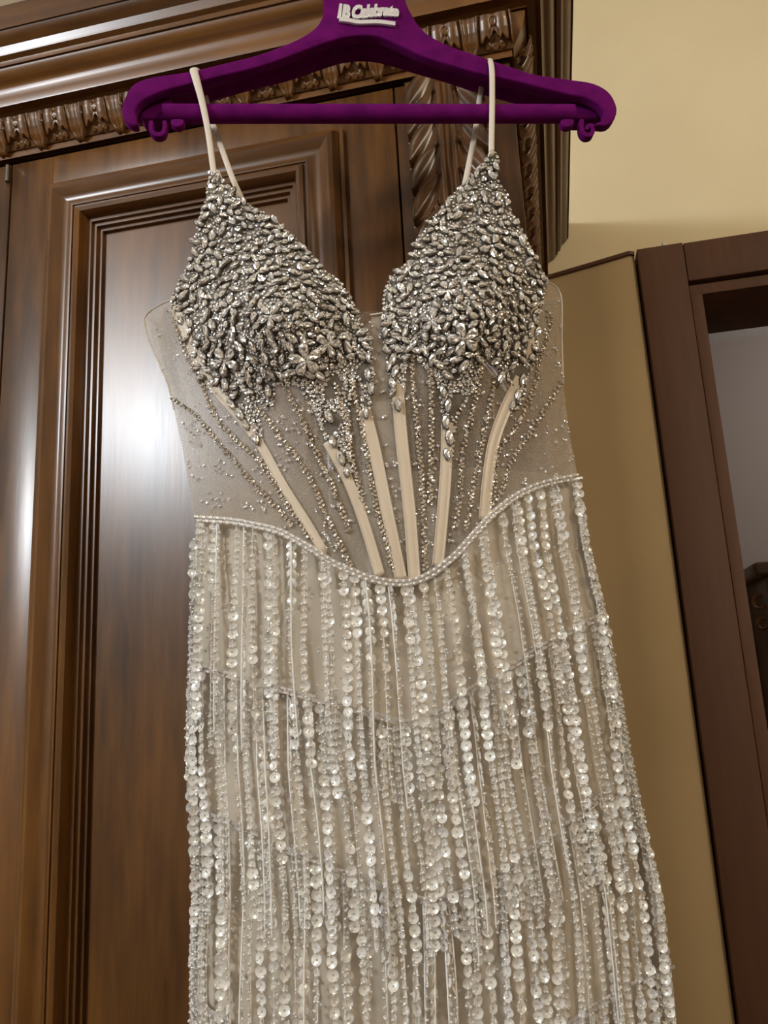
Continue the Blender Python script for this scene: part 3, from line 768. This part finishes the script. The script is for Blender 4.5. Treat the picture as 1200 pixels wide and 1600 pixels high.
    if o: o['kind'] = 'stuff'
    o = sm.build('small_crystals', [M_gem, M_set], cup); o['kind'] = 'stuff'
cl = sheet('bust_cup', cupL, 12, lambda x, y: B(x, y, .0006), M_cupbase, dress, thick=.0012)
cr_ = sheet('bust_cup', cupR, 12, lambda x, y: B(x, y, .0006), M_cupbase, dress, thick=.0012)
stones(cl, cupL, cupLd, [(402,428,18,1.6),(477,562,23,.5),(512,538,19,1.3),(352,565,22,.9),(360,480,18,.3),(423,495,18,1.0)],
       [(575,560,.2,15),(574,586,.1,20),(580,608,-.1,20),(571,645,.1,19),(514,652,.5,20),(520,690,.4,19),(534,716,.3,22),(541,738,.2,16),(375,648,.7,22),(384,664,.6,18),(400,686,.5,20),(362,632,.8,20),(420,612,.2,20),(415,560,.3,20)], 1)
stones(cr_, cupR, cupRd, [(724,530,23,.6),(676,502,19,.2),(768,385,20,1.1),(800,430,17,.5),(700,455,17,.9)],
       [(601,520,-.1,18),(614,562,-.3,20),(617,580,-.4,20),(613,602,.2,22),(622,633,0,20),(692,612,.1,18),(700,634,-.1,20),(696,660,0,22),(702,684,0,24),(698,710,.1,18),(815,594,-.3,20),(808,618,-.4,20),(800,634,-.5,16),(664,548,.5,20),(675,562,-.3,20),(782,590,-.5,22)], 2)

# bead lines over the bodice
lines = [
 [(268,622),(300,644),(330,677),(363,717),(400,760),(433,793),(457,821)],
 [(270,483),(287,543),(317,604),(337,650),(353,672),(380,697),(407,723),(427,753),(450,790),(485,842)],
 [(403,637),(433,677),(467,720),(493,763),(510,807),(530,847),(548,884)],
 [(443,602),(473,657),(493,707),(513,747),(530,787),(545,830)],
 [(524,600),(540,657),(550,713),(560,757),(573,800)],
 [(549,596),(567,670),(577,733),(590,800),(603,843),(613,888)],
 [(642,540),(645,590),(652,667),(658,733),(662,800),(664,890)],
 [(672,575),(674,620),(675,667),(673,733),(672,787)],
 [(758,545),(750,590),(737,650),(723,710),(720,760),(712,823)],
 [(775,590),(762,650),(746,727),(737,783),(727,832)],
 [(856,487),(859,507),(853,533),(844,560),(834,607),(807,667),(780,703),(773,750),(768,793)],
 [(877,597),(853,637),(827,677),(800,720),(790,750),(778,781)]]
for pts in lines:
    L = sum(math.dist(pts[i], pts[i+1]) for i in range(len(pts)-1)); n = int(L/3.4)
    c = cr_spline(pts, n); bg = Bag()
    for i, (x, y) in enumerate(c):
        for k in range(1):
            V, F, mi = GEM['small']
            bg.add(V, F, mi, frame_at(x+rng.normal(0, .8)+(2.0 if i % 2 else -2.0), y+rng.normal(0, .6), rng.uniform(0, 6.28), rng.uniform(4.6, 6.2), .0016, .4))
    bg.build('bead_line', [M_gem2, M_set], dress)
# scattered sparkle on the net
bg = Bag(); fb = front; npt = 0
while npt < 330:
    x = rng.uniform(228, 900); y = rng.uniform(470, 905)
    if not inside(front, x, y) or inside(cupL, x, y) or inside(cupR, x, y): continue
    for k in range(rng.integers(1, 4)):
        V, F, mi = GEM['small']; bg.add(V, F, [0]*len(mi), frame_at(x+rng.normal(0, 3), y+rng.normal(0, 3), rng.uniform(0, 6), rng.uniform(2.4, 4.8), .0014, .35))
    npt += 1
o = bg.build('sparkle_dots', [M_bugle, M_bugle], dress); o['kind'] = 'stuff'
tagp = sheet('care_tag', [(668,790),(686,788),(687,836),(669,838)], 12, lambda x, y: Bback(x, y, .012), tulle('tag_film', (.75,.75,.78), .55, .02), dress)

# ---------------------------------------------------------------- skirt
def skirt_pt(u, y, off=0.0):
    a, b = xl(y), xr(y); px = a+u*(b-a)
    return B(px, y, off)
waist = [(303,810),(360,814),(400,821),(433,829),(460,842),(487,858),(520,879),(553,894),(587,906),(627,911),(657,905),(687,888),(717,862),(747,828),(773,801),(807,775),(847,757),(903,745)]
wx = [p[0] for p in waist]; wy = [p[1] for p in waist]
def lining_mesh(name, back=False):
    nu, nv = 60, 60; V = []
    for j in range(nv):
        for i in range(nu):
            u = i/(nu-1); xw = xl(800)+u*(xr(760)-xl(800)); y0_ = np.interp(xw, wx, wy)+1
            y = y0_+(1790-y0_)*j/(nv-1); a, b = xl(y), xr(y); px = a+4+u*(b-a-8)
            fold = .0035*math.sin(u*31+1.5*math.sin(j*.09))*min(j/12, 1)
            V.append(Bback(px, y, -.012) if back else B(px, y, -.0015+fold-.003))
    F = [(j*nu+i, j*nu+i+1, (j+1)*nu+i+1, (j+1)*nu+i) for j in range(nv-1) for i in range(nu-1)]
    return pyd(name, V, F, M_lining, dress, smooth=True)
lining_mesh('skirt_lining'); lining_mesh('skirt_lining_back', True)

ICO_V = []; 
bm = bmesh.new(); bmesh.ops.create_icosphere(bm, subdivisions=1, radius=.5); bm.verts.ensure_lookup_table()
ICO_V = np.array([v.co[:] for v in bm.verts]); ICO_F = [tuple(v.index for v in f.verts) for f in bm.faces]; bm.free()
def bugle_arr():
    V = []; F = []
    for z in (-.5, .5):
        for k in range(6):
            a = k*math.pi/3; V.append((z, .5*math.cos(a), .5*math.sin(a)))
    for k in range(6): F.append((k, (k+1) % 6, 6+(k+1) % 6, 6+k))
    F += [tuple(range(6))[::-1], tuple(range(6, 12))]
    return np.array(V, float), F
BUG_V, BUG_F = bugle_arr()
def trim(name, pts, step=10.5, pearl=5.0, fat=5.6):
    L = sum(math.dist(pts[i], pts[i+1]) for i in range(len(pts)-1)); n = int(L/step)
    c = cr_spline(pts, n+1); bg = Bag()
    for i in range(n):
        x, y = (c[i]+c[i+1])/2; d = c[i+1]-c[i]; l = np.linalg.norm(d); d = d/l; nn = np.array([-d[1], d[0]])
        for row, (o_, sh) in enumerate(((-3.0, 0), (3.0, .5))):
            if not pearl and (math.sin(i*.55)+rng.normal(0, .5) < -.75): continue
            xx, yy = x+nn[0]*o_+d[0]*sh*l, y+nn[1]*o_+d[1]*sh*l
            p, n_, tx = normal_at(xx, yy, .0035); e = B(xx+d[0], yy+d[1], .0035)-p; e /= np.linalg.norm(e); f = np.cross(n_, e)
            M = np.eye(4); M[:3, 0] = e*l*.74*PXM; M[:3, 1] = f*fat*PXM; M[:3, 2] = n_*fat*PXM; M[:3, 3] = p
            bg.add(BUG_V, BUG_F, [0]*len(BUG_F), M)
            xx, yy = xx+d[0]*l/2, yy+d[1]*l/2; p = B(xx, yy, .0050)
            if not pearl: continue
            M = np.eye(4); M[:3, :3] *= pearl*PXM; M[:3, 3] = p
            bg.add(ICO_V, ICO_F, [1]*len(ICO_F), M)
    return bg.build(name, [M_bugle, M_pearl], dress)
trim('waist_trim', waist)
t2 = [(292,1036),(310,1042),(400,1066),(470,1086),(540,1104),(600,1122),(645,1130),(690,1112),(720,1088),(780,1052),(830,1022),(880,992),(940,962)]
t3 = [(296,1262),(320,1272),(380,1296),(420,1318),(500,1346),(560,1368),(620,1396),(680,1408),(730,1392),(790,1362),(850,1310),(900,1280),(960,1225),(992,1205)]
t4 = [(300,1560),(340,1590),(420,1625),(540,1680),(640,1720),(740,1700),(840,1640),(920,1580),(980,1545),(1048,1510)]
for t_ in (t2, t3, t4): trim('tier_trim', t_, 11.5, 0, 4.6)['kind'] = 'stuff'

# sequin: cupped disc with a hole, unit diameter
def sequin_arr():
    V = []; F = []; n = 12
    for r, z in ((.11, 0), (.30, .015), (.5, .095)):
        for k in range(n):
            a = 2*math.pi*k/n; V.append((r*math.cos(a), r*math.sin(a), z))
    for q in range(2):
        for k in range(n): F.append((q*n+k, q*n+(k+1) % n, (q+1)*n+(k+1) % n, (q+1)*n+k))
    return np.array(V, float), F
SQ_V, SQ_F = sequin_arr()
sq_me = bpy.data.meshes.new('sequin'); sq_me.from_pydata([tuple(v) for v in SQ_V], [], SQ_F); sq_me.materials.append(M_seq)
sq_me.polygons.foreach_set('use_smooth', [True]*len(sq_me.polygons))
seq_count = 0
def strand(u, ya, yb, lift, swing, yaw, single):
    """one fringe string: thread, seed beads and overlapping sequins hanging from the trim"""
    global seq_count
    ys_ = np.arange(ya, yb, 2.0); n = len(ys_)
    if n < 6: return
    du = swing*np.sin(np.linspace(0, rng.uniform(2, 5), n)+rng.uniform(0, 3))
    f = np.linspace(0, 1, n)
    path = []
    for i, y in enumerate(ys_):
        lf = lift*min(1, .35+f[i]*1.6)
        q = skirt_pt(min(max(u+du[i], .002), .998), y, lf); path.append(q)
    path = np.array(path); bg = Bag()
    tv, tf = tube_arrays(path[::3], .00040 if abs(yaw) < 1.0 else .00065, 5, True)
    bg.add(np.array(tv), tf, [2]*len(tf))
    node = []
    d = 0.0; step = rng.uniform(11.5, 14.0)*PXM; seg = np.linalg.norm(np.diff(path, axis=0), axis=1); cum = np.r_[0, np.cumsum(seg)]
    s = step*.5; kk = 0
    face = rng.uniform(-.5, .5)
    sect = rng.uniform(0, 6)
    while s < cum[-1]:
        p = np.array([np.interp(s, cum, path[:, k]) for k in range(3)])
        yy = yaw+.45*math.sin(s*38+sect)+rng.normal(0, .16)
        # sequin faces the room, tipped downwards, turned by yy about the string
        nx_ = Hn*math.cos(yy)+Hx*math.sin(yy); tip = rng.normal(-.06, .22)
        nrm = nx_*math.cos(tip)+np.array([0, 0, -1.])*math.sin(tip); e1 = np.cross(np.array([0, 0, 1.]), nrm); e1 /= np.linalg.norm(e1); e2 = np.cross(nrm, e1)
        big = math.sin(s*22+sect*2)+rng.normal(0, .45) > .15
        sz = (rng.uniform(12.5, 15) if big else rng.uniform(7.5, 10))*PXM
        M = np.eye(4); M[:3, 0] = e1*sz; M[:3, 1] = e2*sz; M[:3, 2] = nrm*sz; M[:3, 3] = p-np.array([0, 0, sz*.18])+nrm*.0008
        if single and big and abs(yy) < .6 and seq_count < 300 and rng.random() < .5:
            node.append(M); seq_count += 1
        else: bg.add(SQ_V, SQ_F, [0 if big else 3]*len(SQ_F), M)
        # beads
        for k in range(2):
            bs = rng.uniform(3.4, 4.8)*PXM; bpnt = p+nrm*.0019+e1*rng.normal(0, .0010)+np.array([0, 0, (.0028 if k == 0 else -.0012)])
            if k: bpnt = p+e1*rng.choice([-1, 1])*sz*.32+nrm*.0012-np.array([0, 0, step*.42])
            M = np.eye(4); M[:3, :3] *= bs; M[:3, 3] = bpnt; bg.add(ICO_V, ICO_F, [1]*len(ICO_F), M)
        s += step*(1.08 if big else .72); kk += 1
    o = bg.build('fringe_strand', [M_seq, M_bead, M_thread, M_seqs], dress, smooth=True)
    for M in node:
        q = bpy.data.objects.new('sequin', sq_me); sc.collection.objects.link(q); q.parent = o; q.matrix_world = Matrix(M.tolist())
def tier(pts, length, count, lift, jitter):
    px_ = [p[0] for p in pts]; py_ = [p[1] for p in pts]
    for i in range(count):
        u = (i+.5)/count+rng.normal(0, .25/count)
        u = min(max(u, .008), .992)
        y = 900
        for _ in range(6):
            x = xl(y)+u*(xr(y)-xl(y)); y = float(np.interp(x, px_, py_))
        yaw = rng.choice([0, 0, 0, .5, -.5, 1.35, -1.4, math.pi+.4])+rng.normal(0, .15)
        strand(u, y+3, min(y+length*rng.uniform(.92, 1.08), 1790), lift+rng.uniform(0, .005), rng.uniform(.0, .006), yaw, True)
tier(waist, 345, 34, .0050, 1)
tier(t2, 380, 42, .0040, 1)
tier(t3, 400, 44, .0040, 1)
tier(t4, 300, 36, .0040, 1)
for i in range(6):   # strings wrapping the side seams
    strand(rng.uniform(.0, .012), 812+i*30, 1780, .003, .003, rng.choice([-1.2, .4, 1.]), False)
for i in range(6):
    strand(rng.uniform(.985, .999), 750+i*30, 1780, .003, .003, rng.choice([-1.2, .4, 1.]), False)
# tiny beads on the lining
bg = Bag()
for i in range(900):
    u = rng.uniform(.02, .98); y = rng.uniform(830, 1600); x = xl(y)+u*(xr(y)-xl(y))
    if y < np.interp(x, wx, wy)+10: continue
    M = np.eye(4); M[:3, :3] *= rng.uniform(2.4, 4.2)*PXM; M[:3, 3] = B(x, y, .0015); bg.add(ICO_V, ICO_F, [0]*len(ICO_F), M)
o = bg.build('scattered_seed_beads', [M_bead], dress, True); o['kind'] = 'stuff'
fix(dress)
